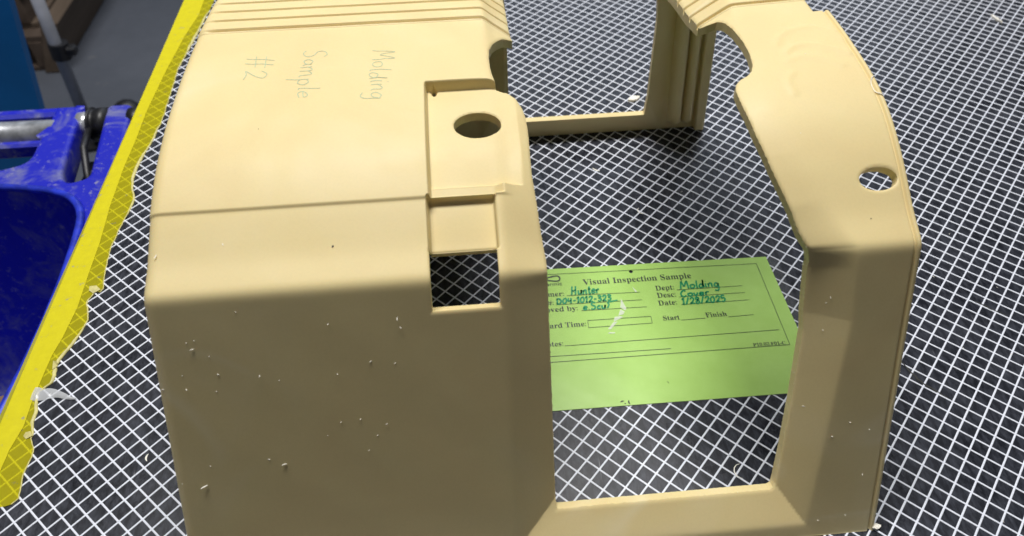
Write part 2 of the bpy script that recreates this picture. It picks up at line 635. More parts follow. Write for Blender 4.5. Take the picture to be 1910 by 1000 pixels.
def depth(u, s, hs=None, ribs=1.0):
    """inward displacement of the outer skin"""
    w = 0.055
    d = np.zeros_like(u)
    left = u < 0
    top = smooth01(s, sv_(2.1) - 0.1, sv_(2.1) + 0.1) * (1 - smooth01(s, S_BACK - 1.5, S_BACK))
    # chamfer around the opening
    kL = np.interp(s, [-6, 0, 14, sv_(15.5), sv_(16.9)], [0.51, 0.56, 0.5, 0.55, 0.72])
    urL = np.interp(s, [-18, 0, 8, 22], [-4.2, -4.05, -3.9, -3.9])
    cl = kL * (u - urL)
    cr = np.interp(s, RKs, RK) * (np.interp(s, RS, RU) - u)
    cs = 0.457 * (s + 17.44)
    soft = np.where(left, np.interp(s, [-1, 1, 11, 14, 17, 19], [0.10, 0.1, 0.1, 0.3, 0.2, 0.1]), np.interp(s, [-1, 1, 13, 17, 19], [0.08, 0.16, 0.2, 0.12, 0.08]))
    ch = np.minimum(np.minimum(np.minimum(cl, cr), cs), 0.25 * (S_END - 0.3 - s))
    ch = np.where(ch > -1.2, smax0(ch, soft), 0.0)
    ch = np.clip(ch - smax0(np.full_like(ch, -1.2), soft), 0, 1.5)
    # recessed strip of the left panel
    ul = smooth01(u, -7.65 - w, -7.65 + w)
    inA = ul * smooth01(s, s27 - w, s27 + w) * (1 - smooth01(s, s102 - 2 * w, s102 + 2 * w))
    inLip = ul * smooth01(s, sv_(2.2) - w, sv_(2.2) + w) * (1 - smooth01(s, s27, s27 + 2 * w))
    edgeB = np.where(s > -2.2, smooth01(u, -7.8 - w, -7.8 + w) * (1 - smooth01(u, -4.3 - w, -4.3 + w)), 0)
    inB = edgeB * smooth01(s, 1.45, 1.6) * (1 - smooth01(s, sv_(2.2) - w, sv_(2.2) + w))
    lipu = 1 - smooth01(u, -4.4, -3.5)
    rise = 0.10 * top * smooth01(-u, 3.2, 4.2)
    rec = np.maximum(np.maximum(0.66 * inA, 0.50 * inLip * lipu), 0.75 * inB)
    d = np.where(left, np.maximum(rec, ch) - rise, ch)
    # ribs
    for (lo, s1, s2) in ((True, sv_(16.95), sv_(27)), (False, sv_(15.65), sv_(27))):
        q = (s - s1) / 1.37
        fr = q - np.floor(q)
        g = smooth01(fr, 0.0, 0.03) * (1 - smooth01(fr, 0.13, 0.24))
        on = smooth01(s, s1 - 0.05, s1 + 0.02) * (1 - smooth01(s, s2, s2 + 0.1))
        fade = smooth01(u, UL + 0.4, UL + 1.6)
        rb = ribs * on * (0.33 * g * (0.25 + 0.75 * fade) - 0.13)
        d = d + np.where((u < 3) == lo, rb, 0)
    # outer edges: fillet left, small radius and a groove right
    r = 0.75
    x = np.clip(u - UL, 0, r)
    d = d + r - np.sqrt(np.maximum(r * r - (r - x) ** 2, 0))
    r2 = 0.22
    ur = np.where(s > EDGE_R, edge_right(s), UR)
    x = np.clip(ur - u, 0, r2)
    d = d + r2 - np.sqrt(np.maximum(r2 * r2 - (r2 - x) ** 2, 0))
    d = d + np.where(s < EDGE_R, 0.16 * np.exp(-((u - 16.92) / 0.075) ** 2), 0)
    # raised flow marks on the right arm
    m = (u > 11.5) & (s > 7) & (s < 17)
    if m.any():
        e = np.zeros_like(u)
        for line, h, wd in SWIRLS:
            dd = np.full(m.sum(), 9.0)
            um, sm = u[m], s[m]
            for p, q in zip(line[:-1], line[1:]):
                ex, ey = q[0] - p[0], q[1] - p[1]
                t = np.clip(((um - p[0]) * ex + (sm - p[1]) * ey) / (ex * ex + ey * ey), 0, 1)
                dd = np.minimum(dd, np.hypot(um - p[0] - t * ex, sm - p[1] - t * ey))
            e[m] += h * np.exp(-(dd / wd) ** 2)
        d = d - e
    # hand-made unevenness of the moulding
    d = d + 0.006 * np.sin(u * 0.9 + 0.4 * s) * np.sin(s * 0.7 + 1.1)
    # softened cut edges
    if hs is None:
        hs = hole_sdf(u, s)
    x = np.clip(hs, 0, 0.14)
    d = d + 0.5 * (0.14 - np.sqrt(np.maximum(0.14 ** 2 - (0.14 - x) ** 2, 0)))
    return d


def uwarp(u, s):
    z = np.interp(s, sa, poly[:, 1])
    k = 1.1 * (1 - np.clip(z / 16.65, 0, 1))
    return u - k * np.clip((-u - 2) / 19.9, 0, 1)


def skin(u, s, off=0.0, hs=None):
    d = depth(u, s, hs, 0.0 if off > 0.3 else 1.0) + off
    v = np.interp(s, sa, prof[:, 0])
    z = np.interp(s, sa, prof[:, 1])
    dv = np.interp(s, sa, dirs[:, 0])
    dz = np.interp(s, sa, dirs[:, 1])
    z = z + 0.95 * np.clip((u + 2) / 19.3, 0, 1) * smooth01(v, -4.5, 7.5) * (1 - smooth01(v, 21, 30))
    P = np.stack([uwarp(u, s), v + dv * d, z + dz * d], -1)
    P[..., 2] = np.maximum(P[..., 2], 0.03)
    return P


def skin_normal(u, s, off=0.0, e=0.05):
    a = skin(u + e, s, off) - skin(u - e, s, off)
    b_ = skin(u, s + e, off) - skin(u, s - e, off)
    n = np.cross(a, b_)
    n /= np.linalg.norm(n, axis=-1)[..., None] + 1e-12
    return n


def lines(a, b_, step, extra):
    x = np.concatenate([np.arange(a, b_, step), np.asarray(extra, float)])
    x = np.unique(np.round(x, 4))
    keep = [x[0]]
    for t in x[1:]:
        if t - keep[-1] > 0.028:
            keep.append(t)
    return np.array(keep)


GU = lines(UL - 0.06, UR + 0.4, 0.125, list(UL + np.arange(-0.03, 0.3, 0.035)) + list(np.arange(16.72, 17.4, 0.04)) + list(np.arange(-7.95, -7.5, 0.045)))
near_s = lines(S0 - 0.06, 25.0, 0.115, list(np.arange(sv_(2.0), sv_(2.9), 0.04)) + list(np.arange(s102 - 0.25, s102 + 0.25, 0.045)) + list(np.arange(1.35, 1.75, 0.045)) + [s1 + 1.37 * k + t for s1 in (sv_(16.95), sv_(15.65)) for k in range(5) for t in (-0.05, -0.01, 0.03, 0.07, 0.17, 0.24, 0.31, 0.38)])
far_s = np.arange(25.15, S_END + 0.3, 0.27)
GS = np.concatenate([near_s, far_s])
UU, SS = np.meshgrid(GU, GS, indexing='ij')
KS = keep_sdf(UU, SS)
nu, ns = UU.shape
THICK = 0.62

vid = -np.ones(UU.shape, int)
inside = KS > 0
vid[inside] = np.arange(inside.sum())
vu = list(UU[inside])
vs = list(SS[inside])
c00, c10, c11, c01 = inside[:-1, :-1], inside[1:, :-1], inside[1:, 1:], inside[:-1, 1:]
cnt = c00.astype(int) + c10 + c11 + c01
full = cnt == 4
I, J = np.nonzero(full)
quads = np.stack([vid[I, J], vid[I + 1, J], vid[I + 1, J + 1], vid[I, J + 1]], 1)
qc = np.stack([UU[I, J], SS[I, J]], 1)
polys = []
pc = []
cuts = []
cache = {}


def cutv(a, b_):
    key = (a, b_) if a < b_ else (b_, a)
    if key not in cache:
        fa, fb = KS[a], KS[b_]
        t = fa / (fa - fb)
        cache[key] = len(vu)
        vu.append(UU[a] + t * (UU[b_] - UU[a]))
        vs.append(SS[a] + t * (SS[b_] - SS[a]))
    return cache[key]


I2, J2 = np.nonzero((cnt > 0) & (cnt < 4))
for i, j in zip(I2, J2):
    ring = [(i, j), (i + 1, j), (i + 1, j + 1), (i, j + 1)]
    out = []
    ends = []
    for k in range(4):
        a, b_ = ring[k], ring[(k + 1) % 4]
        if inside[a]:
            out.append(vid[a])
        if inside[a] != inside[b_]:
            c = cutv(a, b_)
            out.append(c)
            ends.append((c, inside[a]))
    if len(out) >= 3:
        polys.append(out)
        pc.append((UU[i, j], SS[i, j]))
        if len(ends) == 2:
            # from the vertex where we leave the material to the one where we come back
            a = [e for e, fl_ in ends if fl_][0]
            b_ = [e for e, fl_ in ends if not fl_][0]
            cuts.append((a, b_, UU[i, j], SS[i, j]))
vu = np.array(vu)
vs = np.array(vs)
hsv = hole_sdf(vu, vs)
PO = skin(vu, vs, 0.0, hsv)
PI = skin(vu, vs, THICK, np.full(len(vu), 9.0))
NO = skin_normal(vu, vs)
NI = -skin_normal(vu, vs, THICK)
sgn = np.sign(NO[len(NO) // 2].dot(np.array([0, 0, 1.0])))
vm = np.argmin((vu + 12) ** 2 + (vs - 10) ** 2)
if NO[vm, 2] < 0:
    NO, NI = -NO, -NI
    flip = True
else:
    flip = False


def region(u, s):
    if s > S_BACK:
        return 'back_frame'
    if s > sv_(16.95) - 0.02 and u < 3:
        return 'vent_ribs'
    if s > sv_(15.65) - 0.02 and u > 3:
        return 'vent_ribs_right'
    if s > 0.0:
        if u > 3:
            return 'top_arm'
        if u > -7.75 and s < s102 + 0.1:
            return 'recessed_panel'
        return 'top_panel'
    if s < -15.4 and -4.2 < u < 12.9:
        return 'front_sill'
    return 'front_post' if u > 3 else 'front_panel'


cover = thing('moulded_cover', 'large cream moulded plastic cover with ribbed top and cut out opening, on the grid table', 'plastic cover', (-2.3, 10.5, 0))
regs = {}
for q, c in zip(quads, qc):
    regs.setdefault(region(*c), ([], []))[0].append(tuple(q))
for q, c in zip(polys, pc):
    regs.setdefault(region(*c), ([], []))[0].append(tuple(q))
for a, b_, cu, cs_ in cuts:
    regs.setdefault(region(cu, cs_), ([], []))[1].append((a, b_))
for rn, (fo, rim) in regs.items():
    idx = sorted(set(i for q in fo for i in q))
    mp = {g: k for k, g in enumerate(idx)}
    n = len(idx)
    V = [PO[idx], PI[idx]]
    N_ = [NO[idx], NI[idx]]
    F = []
    for q in fo:
        a = [mp[i] for i in q]
        b_ = [n + k for k in a][::-1]
        F.append(a[::-1] if flip else a)
        F.append(b_[::-1] if flip else b_)
    base = 2 * n
    rv, rn_ = [], []
    for a, b_ in rim:
        k = base + len(rv)
        p = [PO[a], PO[b_], PI[b_], PI[a]]
        nn = np.cross(p[1] - p[0], p[3] - p[0])
        if np.linalg.norm(nn) < 1e-9:
            continue
        nn /= np.linalg.norm(nn)
        # the rim faces away from the material: compare with gradient of the keep function
        mid_u, mid_s = (vu[a] + vu[b_]) / 2, (vs[a] + vs[b_]) / 2
        e = 0.03
        gu = keep_sdf(np.array([mid_u + e]), np.array([mid_s]))[0] - keep_sdf(np.array([mid_u - e]), np.array([mid_s]))[0]
        gs = keep_sdf(np.array([mid_u]), np.array([mid_s + e]))[0] - keep_sdf(np.array([mid_u]), np.array([mid_s - e]))[0]
        td = np.array([np.interp(mid_s, sa, tan[:, 0]), np.interp(mid_s, sa, tan[:, 1])])
        outd = -np.array([gu, gs * td[0], gs * td[1]])
        order = (0, 1, 2, 3)
        if nn.dot(outd) < 0:
            nn = -nn
            order = (3, 2, 1, 0)
        rv += p
        rn_ += [nn] * 4
        F.append(tuple(k + t for t in order))
    if rv:
        V.append(np.array(rv))
        N_.append(np.array(rn_))
    nm = 'vent_ribs' if rn.startswith('vent_ribs') else rn
    mesh(nm, np.vstack(V), F, M_CREAM, cover, (-2.3, 10.5, 0), smooth=True, normals=np.vstack(N_))

# return flange under the rounded left edge
def return_flange(u_top, u_bot, thick, d0, d1):
    m = (sa > S0 + 0.3) & (sa < S_END - 0.3)
    A = prof[m][::25] + dirs[m][::25] * d0
    B = prof[m][::25] + dirs[m][::25] * d1
    V, n = [], len(A)
    for pts, o in ((A, 0), (B, 0), (B, thick), (A, thick)):
        for p in pts:
            z = max(p[1], 0.03)
            t = min(max(z / 16.65, 0), 1)
            V.append((u_bot + (u_top - u_bot) * t + o, p[0], z))
    F = []
    for k in range(4):
        for i in range(n - 1):
            a, b_ = k * n, ((k + 1) % 4) * n
            F.append((a + i, a + i + 1, b_ + i + 1, b_ + i))
    F += [(0, n, 2 * n, 3 * n), (4 * n - 1, 3 * n - 1, 2 * n - 1, n - 1)]
    return V, F


v, f = return_flange(UL + 0.02, UL - 1.08, 0.6, 0.85, 2.6)
mesh('side_flange', v, f, M_CREAM, cover, (-2.3, 10.5, 0), smooth=False)

# fluted bosses on the inside of the back post
def flute(u, w, z0, z1, v0):
    V, F = [], []
    n = 12
    prof_z = [(z0, 0.0), (z0 + 0.15, 0.55), (z0 + 0.5, 0.9), (z0 + 1.0, 1.0), (z1, 1.0)]
    for z, k in prof_z:
        vb = 31.5 - 0.11 * z - v0
        for a in range(n + 1):
            th = math.pi * a / n
            V.append((u - 0.1 * z - w / 2 * math.cos(th), vb - w * 1.0 * k * math.sin(th), z))
    for i in range(len(prof_z) - 1):
        for a in range(n):
            F.append((i * (n + 1) + a, i * (n + 1) + a + 1, (i + 1) * (n + 1) + a + 1, (i + 1) * (n + 1) + a))
    return V, F


for (u, w) in ((14.55, 1.25), (15.75, 1.0)):
    v, f = flute(u, w, 0.9, 16.6, 0.62)
    mesh('flute', v, f, M_CREAM, cover, (u, 30, 0.9), smooth=True)
v, f = box(16.55, 17.45, 30.1, 31.1, 0.06, 16.0, 0.12)
v = [(a - 0.105 * c, b_ - 0.104 * c, c) for a, b_, c in v]
mesh('corner_strip', v, f, M_CREAM, cover, (17, 30, 0.4))

# little burrs left by the saw along the cut
bv, bf = [], []
for a, b_, cu, cs_ in cuts:
    if cs_ > 24 or cu < -4.5 or cu > 13 or random.random() > 0.22:
        continue
    p = PO[a] * random.uniform(0.6, 1) + PI[a] * 0.0
    p = PO[a] + (PI[a] - PO[a]) * random.uniform(0, 0.35)
    t = PO[b_] - PO[a]
    t = t / (np.linalg.norm(t) + 1e-9)
    o = np.cross(t, NO[a])
    sg = random.uniform(0.03, 0.09)
    # outward from the material
    mid = skin(np.array([vu[a]]), np.array([vs[a]]))[0]
    q = p + o * sg * random.choice((-1, 1)) * 0.5 + NO[a] * sg * 0.5 + t * random.uniform(-0.12, 0.12)
    w = t * 0.015
    k = len(bv)
    bv += [tuple(p - w), tuple(p + w), tuple(q), tuple(p + NO[a] * 0.03)]
    bf += [(k, k + 1, k + 2), (k + 1, k + 3, k + 2), (k + 3, k, k + 2)]
bo = mesh('saw_burrs', bv, bf, M_BURR, cover, (-2.3, 10.5, 0))
bo['kind'] = 'stuff'

# ------------------------------------------------------------------ handwriting (strokes in a unit box: x along the word, y up)
HAND = {
    'M': (1.0, [[(0.05, 0), (0.12, 0.5), (0.2, 1), (0.45, 0.35), (0.75, 1), (0.85, 0.5), (0.9, 0)]]),
    'o': (0.6, [[(0.3, 0.5), (0.08, 0.38), (0.1, 0.1), (0.3, 0), (0.5, 0.15), (0.48, 0.42), (0.3, 0.5)]]),
    'l': (0.3, [[(0.15, 1.0), (0.13, 0.5), (0.15, 0.05), (0.25, 0.02)]]),
    'd': (0.62, [[(0.48, 0.38), (0.25, 0.48), (0.07, 0.2), (0.2, 0.0), (0.42, 0.12), (0.5, 0.5), (0.52, 1.0)], [(0.52, 1.0), (0.5, 0.4), (0.56, 0.0)]]),
    'i': (0.3, [[(0.12, 0.48), (0.12, 0.1), (0.2, 0.0)], [(0.14, 0.72), (0.17, 0.76)]]),
    'n': (0.62, [[(0.08, 0.48), (0.1, 0.0)], [(0.1, 0.3), (0.3, 0.5), (0.45, 0.42), (0.46, 0.1), (0.55, 0.0)]]),
    'g': (0.62, [[(0.48, 0.42), (0.25, 0.5), (0.08, 0.25), (0.2, 0.02), (0.42, 0.12), (0.5, 0.45)], [(0.5, 0.45), (0.5, -0.2), (0.35, -0.5), (0.05, -0.42)]]),
    'S': (0.75, [[(0.62, 0.9), (0.4, 1.02), (0.15, 0.88), (0.2, 0.62), (0.5, 0.45), (0.58, 0.18), (0.35, 0.0), (0.08, 0.1)]]),
    'a': (0.62, [[(0.46, 0.42), (0.25, 0.5), (0.08, 0.25), (0.2, 0.02), (0.42, 0.15), (0.48, 0.46)], [(0.48, 0.46), (0.47, 0.12), (0.58, 0.0)]]),
    'm': (0.9, [[(0.06, 0.48), (0.08, 0.0)], [(0.08, 0.32), (0.25, 0.5), (0.36, 0.4), (0.37, 0.0)], [(0.37, 0.32), (0.56, 0.5), (0.68, 0.4), (0.7, 0.08), (0.82, 0.0)]]),
    'p': (0.6, [[(0.1, 0.5), (0.1, -0.55)], [(0.1, 0.4), (0.3, 0.5), (0.5, 0.3), (0.35, 0.02), (0.1, 0.08)]]),
    'e': (0.58, [[(0.08, 0.24), (0.44, 0.32), (0.38, 0.48), (0.2, 0.48), (0.06, 0.22), (0.2, 0.0), (0.5, 0.1)]]),
    '#': (0.85, [[(0.3, 1.0), (0.2, 0.0)], [(0.58, 1.0), (0.5, 0.0)], [(0.08, 0.68), (0.78, 0.72)], [(0.04, 0.33), (0.74, 0.38)]]),
    '2': (0.62, [[(0.1, 0.72), (0.25, 0.98), (0.5, 0.85), (0.42, 0.5), (0.1, 0.05), (0.3, 0.1), (0.58, 0.02)]]),
    'H': (0.85, [[(0.14, 1.0), (0.1, 0.0)], [(0.62, 1.0), (0.58, 0.0)], [(0.1, 0.45), (0.62, 0.55)]]),
    'u': (0.62, [[(0.08, 0.48), (0.1, 0.12), (0.25, 0.0), (0.42, 0.14), (0.48, 0.5)], [(0.48, 0.5), (0.47, 0.1), (0.56, 0.0)]]),
    't': (0.48, [[(0.22, 0.85), (0.2, 0.15), (0.3, 0.0), (0.42, 0.06)], [(0.04, 0.52), (0.42, 0.56)]]),
    'r': (0.48, [[(0.08, 0.48), (0.1, 0.0)], [(0.1, 0.28), (0.24, 0.48), (0.44, 0.46)]]),
    'D': (0.75, [[(0.1, 0.95), (0.12, 0.0)], [(0.02, 0.9), (0.4, 0.9), (0.62, 0.5), (0.45, 0.08), (0.02, 0.02)]]),
    '0': (0.62, [[(0.3, 0.95), (0.08, 0.6), (0.12, 0.12), (0.32, 0.0), (0.52, 0.4), (0.46, 0.85), (0.3, 0.95)]]),
    '4': (0.65, [[(0.15, 0.95), (0.1, 0.45), (0.5, 0.48)], [(0.48, 0.95), (0.46, 0.0)]]),
    '-': (0.5, [[(0.08, 0.42), (0.42, 0.45)]]),
    '1': (0.42, [[(0.06, 0.72), (0.24, 0.98), (0.22, 0.02)], [(0.06, 0.02), (0.36, 0.04)]]),
    '3': (0.6, [[(0.08, 0.88), (0.3, 1.0), (0.48, 0.8), (0.22, 0.55), (0.5, 0.35), (0.36, 0.03), (0.06, 0.1)]]),
    '.': (0.3, [[(0.1, 0.02), (0.16, 0.06)]]),
    'c': (0.52, [[(0.42, 0.42), (0.25, 0.5), (0.07, 0.25), (0.2, 0.02), (0.46, 0.08)]]),
    'C': (0.72, [[(0.6, 0.85), (0.38, 1.0), (0.1, 0.6), (0.15, 0.12), (0.4, 0.0), (0.64, 0.12)]]),
    'v': (0.55, [[(0.05, 0.5), (0.22, 0.0), (0.48, 0.52)]]),
    '/': (0.5, [[(0.42, 1.05), (0.06, -0.08)]]),
    '8': (0.62, [[(0.5, 0.85), (0.28, 1.0), (0.12, 0.8), (0.5, 0.3), (0.3, 0.0), (0.1, 0.22), (0.3, 0.5), (0.5, 0.85)]]),
    '5': (0.6, [[(0.5, 0.95), (0.15, 0.95), (0.12, 0.55), (0.38, 0.6), (0.5, 0.3), (0.32, 0.0), (0.06, 0.08)]]),
    'T': (0.9, [[(0.1, 0.0), (0.3, 0.5), (0.2, 0.85), (0.9, 0.98), (1.4, 1.05)]]),
    ' ': (0.4, []),
}


def hand(word, width, height, pen, sp=1.05, loose=0.0):
    """ribbons of a handwritten word: 2D verts in a width x height box"""
    tot = sum(HAND[c][0] for c in word) * sp
    kx = width / tot
    V, F, x = [], [], 0.0
    for c in word:
        w, st = HAND[c]
        for line in st:
            P = spline(line, 6) if len(line) > 2 else np.linspace(line[0], line[1], 8)
            P = np.array(P) + np.array([0, 0.02 * math.sin(3 * x)])
            P[:, 1] = P[:, 1] * (1 + loose * math.sin(5 * x + 1)) + 0.5 * loose * math.sin(2.3 * x)
            P[:, 0] = P[:, 0] + 0.45 * loose * (P[:, 1] - 0.4) + 0.12 * loose * np.sin(7 * P[:, 1] + x)
            P = np.stack([(P[:, 0] + x) * kx, P[:, 1] * height], 1)
            rv, rf = ribbon(P, pen)
            n = len(V)
            V += rv.tolist()
            F += [tuple(i + n for i in q) for q in rf]
        x += w * sp
    return np.array(V), F


# pencil words on the top panel: the lines run towards the viewer
for word, u0, v0, ln, ht in (('Molding', -10.75, 13.75, 5.0, 1.2), ('Sample', -14.85, 14.2, 5.0, 1.25), ('#2', -18.15, 13.85, 2.6, 1.5)):
    V2, F2 = hand(word, ln, ht, 0.06, 1.02, 0.14)
    u = u0 + V2[:, 1]
    vv = v0 - V2[:, 0]
    s_ = np.array([sv_(t) for t in vv])
    P = skin(u, s_, -0.012, np.full(len(u), 9.0))
    mesh('handwriting', P, F2, M_PENCIL, cover, (-2.3, 10.5, 0))

# ------------------------------------------------------------------ shavings
def shaving_mesh(c, nrm_, length, curl, ang, w):
    """small bent sliver lying at point c on a surface with normal nrm_"""
    n = np.asarray(nrm_, float)
    c = np.asarray(c, float)
    if w < 0.12 and n[2] < 0.9:
        c = c + n * 0.022
        n = n * 0.55 + np.array([0, 0, 1.0])
        n /= np.linalg.norm(n)
    a = np.cross(n, [0.3, 0.9, 0.2])
    a /= np.linalg.norm(a)
    b_ = np.cross(n, a)
    P = []
    th = ang
    p = np.zeros(2)
    for k in range(7):
        P.append(p.copy())
        p = p + length / 6 * np.array([math.cos(th), math.sin(th)])
        th += curl / 6
    rv, rf = ribbon(P, w, True)
    V, F = [], []
    m = len(rv)
    th_ = 0.008 if w < 0.3 else 0.2
    for o in (0.0, 1.0):
        for i, q in enumerate(rv):
            lift = (0.012 + th_ * (1 - o)) if w < 0.3 else 0.02 + th_ * (1 - o) + 0.05 * math.sin(i * 1.3)
            V.append(tuple(np.asarray(c) + a * q[0] + b_ * q[1] + n * lift))
    F = [tuple(q) for q in rf] + [tuple(i + m for i in q[::-1]) for q in rf]
    F += [(2 * i, 2 * i + 2, m + 2 * i + 2, m + 2 * i) for i in range(m // 2 - 1)] + [(2 * i + 3, 2 * i + 1, m + 2 * i + 1, m + 2 * i + 3) for i in range(m // 2 - 1)]
    return V, F


FL = [(-17.38, -1.02, .4), (-20.0, -2.51, .42), (-19.0, -3.34, .5), (-15.76, -5.01, .38), (-16.69, -4.56, .2), (-16.77, -9.74, .5), (-15.94, -10.08, .42), (-20.12, -11.01, .6),
      (-21.41, -10.88, .25), (-19.81, -9.85, .3), (-9.59, -1.9, .3), (-9.52, -2.46, .2), (-11.19, -4.31, .25), (-18.65, -4.38, .22), (-20.45, -4.32, .25), (-21.6, -5.06, .22), (-11.18, -8.79, .25),
      (-10.58, -8.07, .14), (-11.98, -7.67, .14), (-13.7, -8.55, .14), (-12.9, -7.75, .12), (-11.63, -9.62, .12), (-19.58, -2.41, .25), (-19.67, -2.85, .3), (-18.92, -5.37, .2), (-20.39, -5.04, .2),
      (-12.99, -1.99, .14), (-12.87, -4.84, .14), (-9.95, -4.52, .14), (-21.24, 2.34, .4), (-17.97, 2.56, .3),
      (11.8, -1.03, .2), (13.05, -2.9, .18), (12.9, -3.34, .16), (12.9, -4.88, .16), (12.3, -9.71, .3), (13.88, -11.34, .2), (14.82, -10.5, .2), (15.98, -11.03, .14), (15.92, -14.05, .2), (15.21, -16.96, .16), (13.58, -17.19, .16),
      (14.2, 12.2, .1), (12.2, 6.4, .1)]
parts = []
for u, s_, ln in FL:
    ua, s2 = np.array([u]), np.array([s_])
    parts.append(shaving_mesh(skin(ua, s2)[0], skin_normal(ua, s2)[0] * (-1 if flip else 1), ln * 0.7, random.uniform(-1.5, 1.5), random.uniform(0, 6.3), 0.03 + 0.1 * ln * ln))
v, f = merge(*parts)
o = mesh('plastic_shavings', v, f, M_BURR)
o['kind'] = 'stuff'
tag(o, 'tiny white plastic shavings clinging to the cream cover', 'shavings')
parts = []
for u, s_, r in ((-12.55, sv_(0.1), 0.06), (14.9, sv_(-0.55), 0.035), (-16.6, 9.5, 0.02)):
    ua, s2 = np.array([u]), np.array([s_])
    parts.append(shaving_mesh(skin(ua, s2)[0], skin_normal(ua, s2)[0] * (-1 if flip else 1), r * 2.2, 0.6, 1.0, r * 1.6))
v, f = merge(*parts)
mesh('dirt_specks', v, f, M_DARK, cover, (-2.3, 10.5, 0))['kind'] = 'stuff'

for (u, vv, ln, curl, ang, w, lab) in (
        (12.4, 36.1, 1.3, 0.4, 0.5, 0.7, 'white plastic crumb on the grid beside the back post'),
        (9.0, 19.9, 1.1, 2.6, 1.2, 0.09, 'thin curly shaving in the middle of the grid inside the opening'),
        (10.5, -4.7, 1.5, 2.9, 0.6, 0.07, 'hair-thin curl of plastic on the grid near the front sill corner'),
        (17.65, -9.6, 0.55, 0.6, 0.2, 0.35, 'white crumb at the foot of the right front post'),
        (-27.7, -0.4, 0.6, 1.6, 1.3, 0.13, 'small curved white shaving on the grid left of the cover'),
        (56.1, 48.2, 1.8, 0.2, 2.0, 0.35, 'pale shaving far back on the grid at upper right'),
        (5.9, 25.6, 0.8, 1.0, 2.4, 0.16, 'pale shaving on the grid just before the back rail')):
    v, f = shaving_mesh((u, vv, 0.03), (0, 0, 1), ln, curl, ang, w)
    tag(mesh('plastic_shaving', v, f, M_BURR, None, (u, vv, 0.03)), lab, 'shaving', 'loose plastic shavings')

hp = spline([(17.35, 9.85), (17.0, 9.55), (16.9, 8.97), (17.0, 8.46), (17.2, 8.25)], 5)
hp3 = skin(hp[:, 0], hp[:, 1], -0.04)
v, f = tube(hp3.tolist(), 0.03, 6)
tag(mesh('plastic_shaving', v, f, M_BURR, None, tuple(hp3[0]), smooth=True), 'hook-shaped white hair of plastic on the outer edge of the right arm', 'shaving', 'loose plastic shavings')

parts = []
for k in range(70):
    u, vv = random.uniform(-30, 50), random.uniform(-12, 45)
    parts.append(shaving_mesh((u, vv, 0.03), (0, 0, 1), random.uniform(0.08, 0.35), random.uniform(-2, 2), random.uniform(0, 6.3), random.uniform(0.02, 0.05)))
v, f = merge(*parts)
o = mesh('plastic_dust', v, f, M_BURR)
o['kind'] = 'stuff'
tag(o, 'sprinkled white plastic dust and hairs across the black grid table', 'dust')
# dark worn cracks across some strands
parts = []
for line in ([(24.2, 2.5), (24.4, 1.8), (24.64, 1.1), (25.05, 0.15), (25.73, -0.67), (26.31, -1.42)], [(32.3, 7.0), (32.9, 6.5), (33.25, 6.05), (34.11, 5.34)]):
    P = spline(line, 5)
    P = P + rng.normal(0, 0.03, P.shape)
    rv, rf = ribbon(P, 0.12, True)
    parts.append(([(a, b_, 0.04) for a, b_ in rv], rf))
v, f = merge(*parts)
mesh('crack', v, f, M_DARK, table, (28, 2, 0.04))

# ------------------------------------------------------------------ green inspection card
CW = math.radians(-0.7)
card = thing('inspection_card', 'laminated green inspection form with handwritten green ink lying inside the opening', 'card', (8, 6.7, 0.04))


def cpt(a, b_, z):
    """card coordinates are the (u, v) of the upright photo frame, turned a little about the right top corner"""
    return (a, b_, z)


def hmark(n=20, r=0.16):
    return [(6.84 + r * math.cos(2 * math.pi * k / n), 12.5 + r * math.sin(2 * math.pi * k / n)) for k in range(n)]


CX0, CX1, CYT, CYB = -2.3, 18.03, 13.2, 0.18


def slant(u):
    """vertical offset of the card's lines with u (they tilt a little)"""
    return -0.013 * (u - 8)


def fill_curve(name, loops, z, mat, parent, extrude=0.0, org=(0, 0, 0)):
    cu = bpy.data.curves.new(name, 'CURVE')
    cu.dimensions = '2D'
    cu.fill_mode = 'BOTH'
    cu.extrude = extrude * S
    for lp in loops:
        sp = cu.splines.new('POLY')
        sp.points.add(len(lp) - 1)
        for p, q in zip(sp.points, lp):
            p.co = ((q[0] - org[0]) * S, (q[1] - org[1]) * S, 0, 1)
        sp.use_cyclic_u = True
    ob = bpy.data.objects.new(name, cu)
    C.objects.link(ob)
    bpy.context.view_layer.update()
    me = bpy.data.meshes.new_from_object(ob.evaluated_get(bpy.context.evaluated_depsgraph_get()))
    bpy.data.objects.remove(ob)
    me.name = name
    me.materials.clear()
    me.materials.append(mat)
    return link(name, me, parent, (org[0], org[1], z))


paper = [(CX0, CYB + slant(CX0)), (CX1, CYB + slant(CX1) + 0.12), (CX1 - 0.02, CYT + slant(CX1)), (CX0, CYT + slant(CX0) + 0.1)]
fill_curve('paper', [paper, hmark()], 0.075, M_CARD, card, 0.02, (8, 6.7, 0))
lam = [(CX0 - 0.5, CYB - 0.12 + slant(CX0)), (CX1 + 0.75, CYB + slant(CX1) - 0.02), (CX1 + 0.72, CYT - 0.02 + slant(CX1)), (CX0 - 0.5, CYT + 0.12 + slant(CX0))]
fill_curve('laminate', [lam, hmark(20, 0.15)], 0.112, M_FILM, card, 0.0, (8, 6.7, 0))

ZI = 0.128
pv, pf = [], []


def cline(a, b_, w=0.035):
    rv, rf = ribbon([a, b_], w)
    n = len(pv)
    pv.extend([(p[0], p[1], ZI) for p in rv])
    pf.extend([tuple(i + n for i in q) for q in rf])


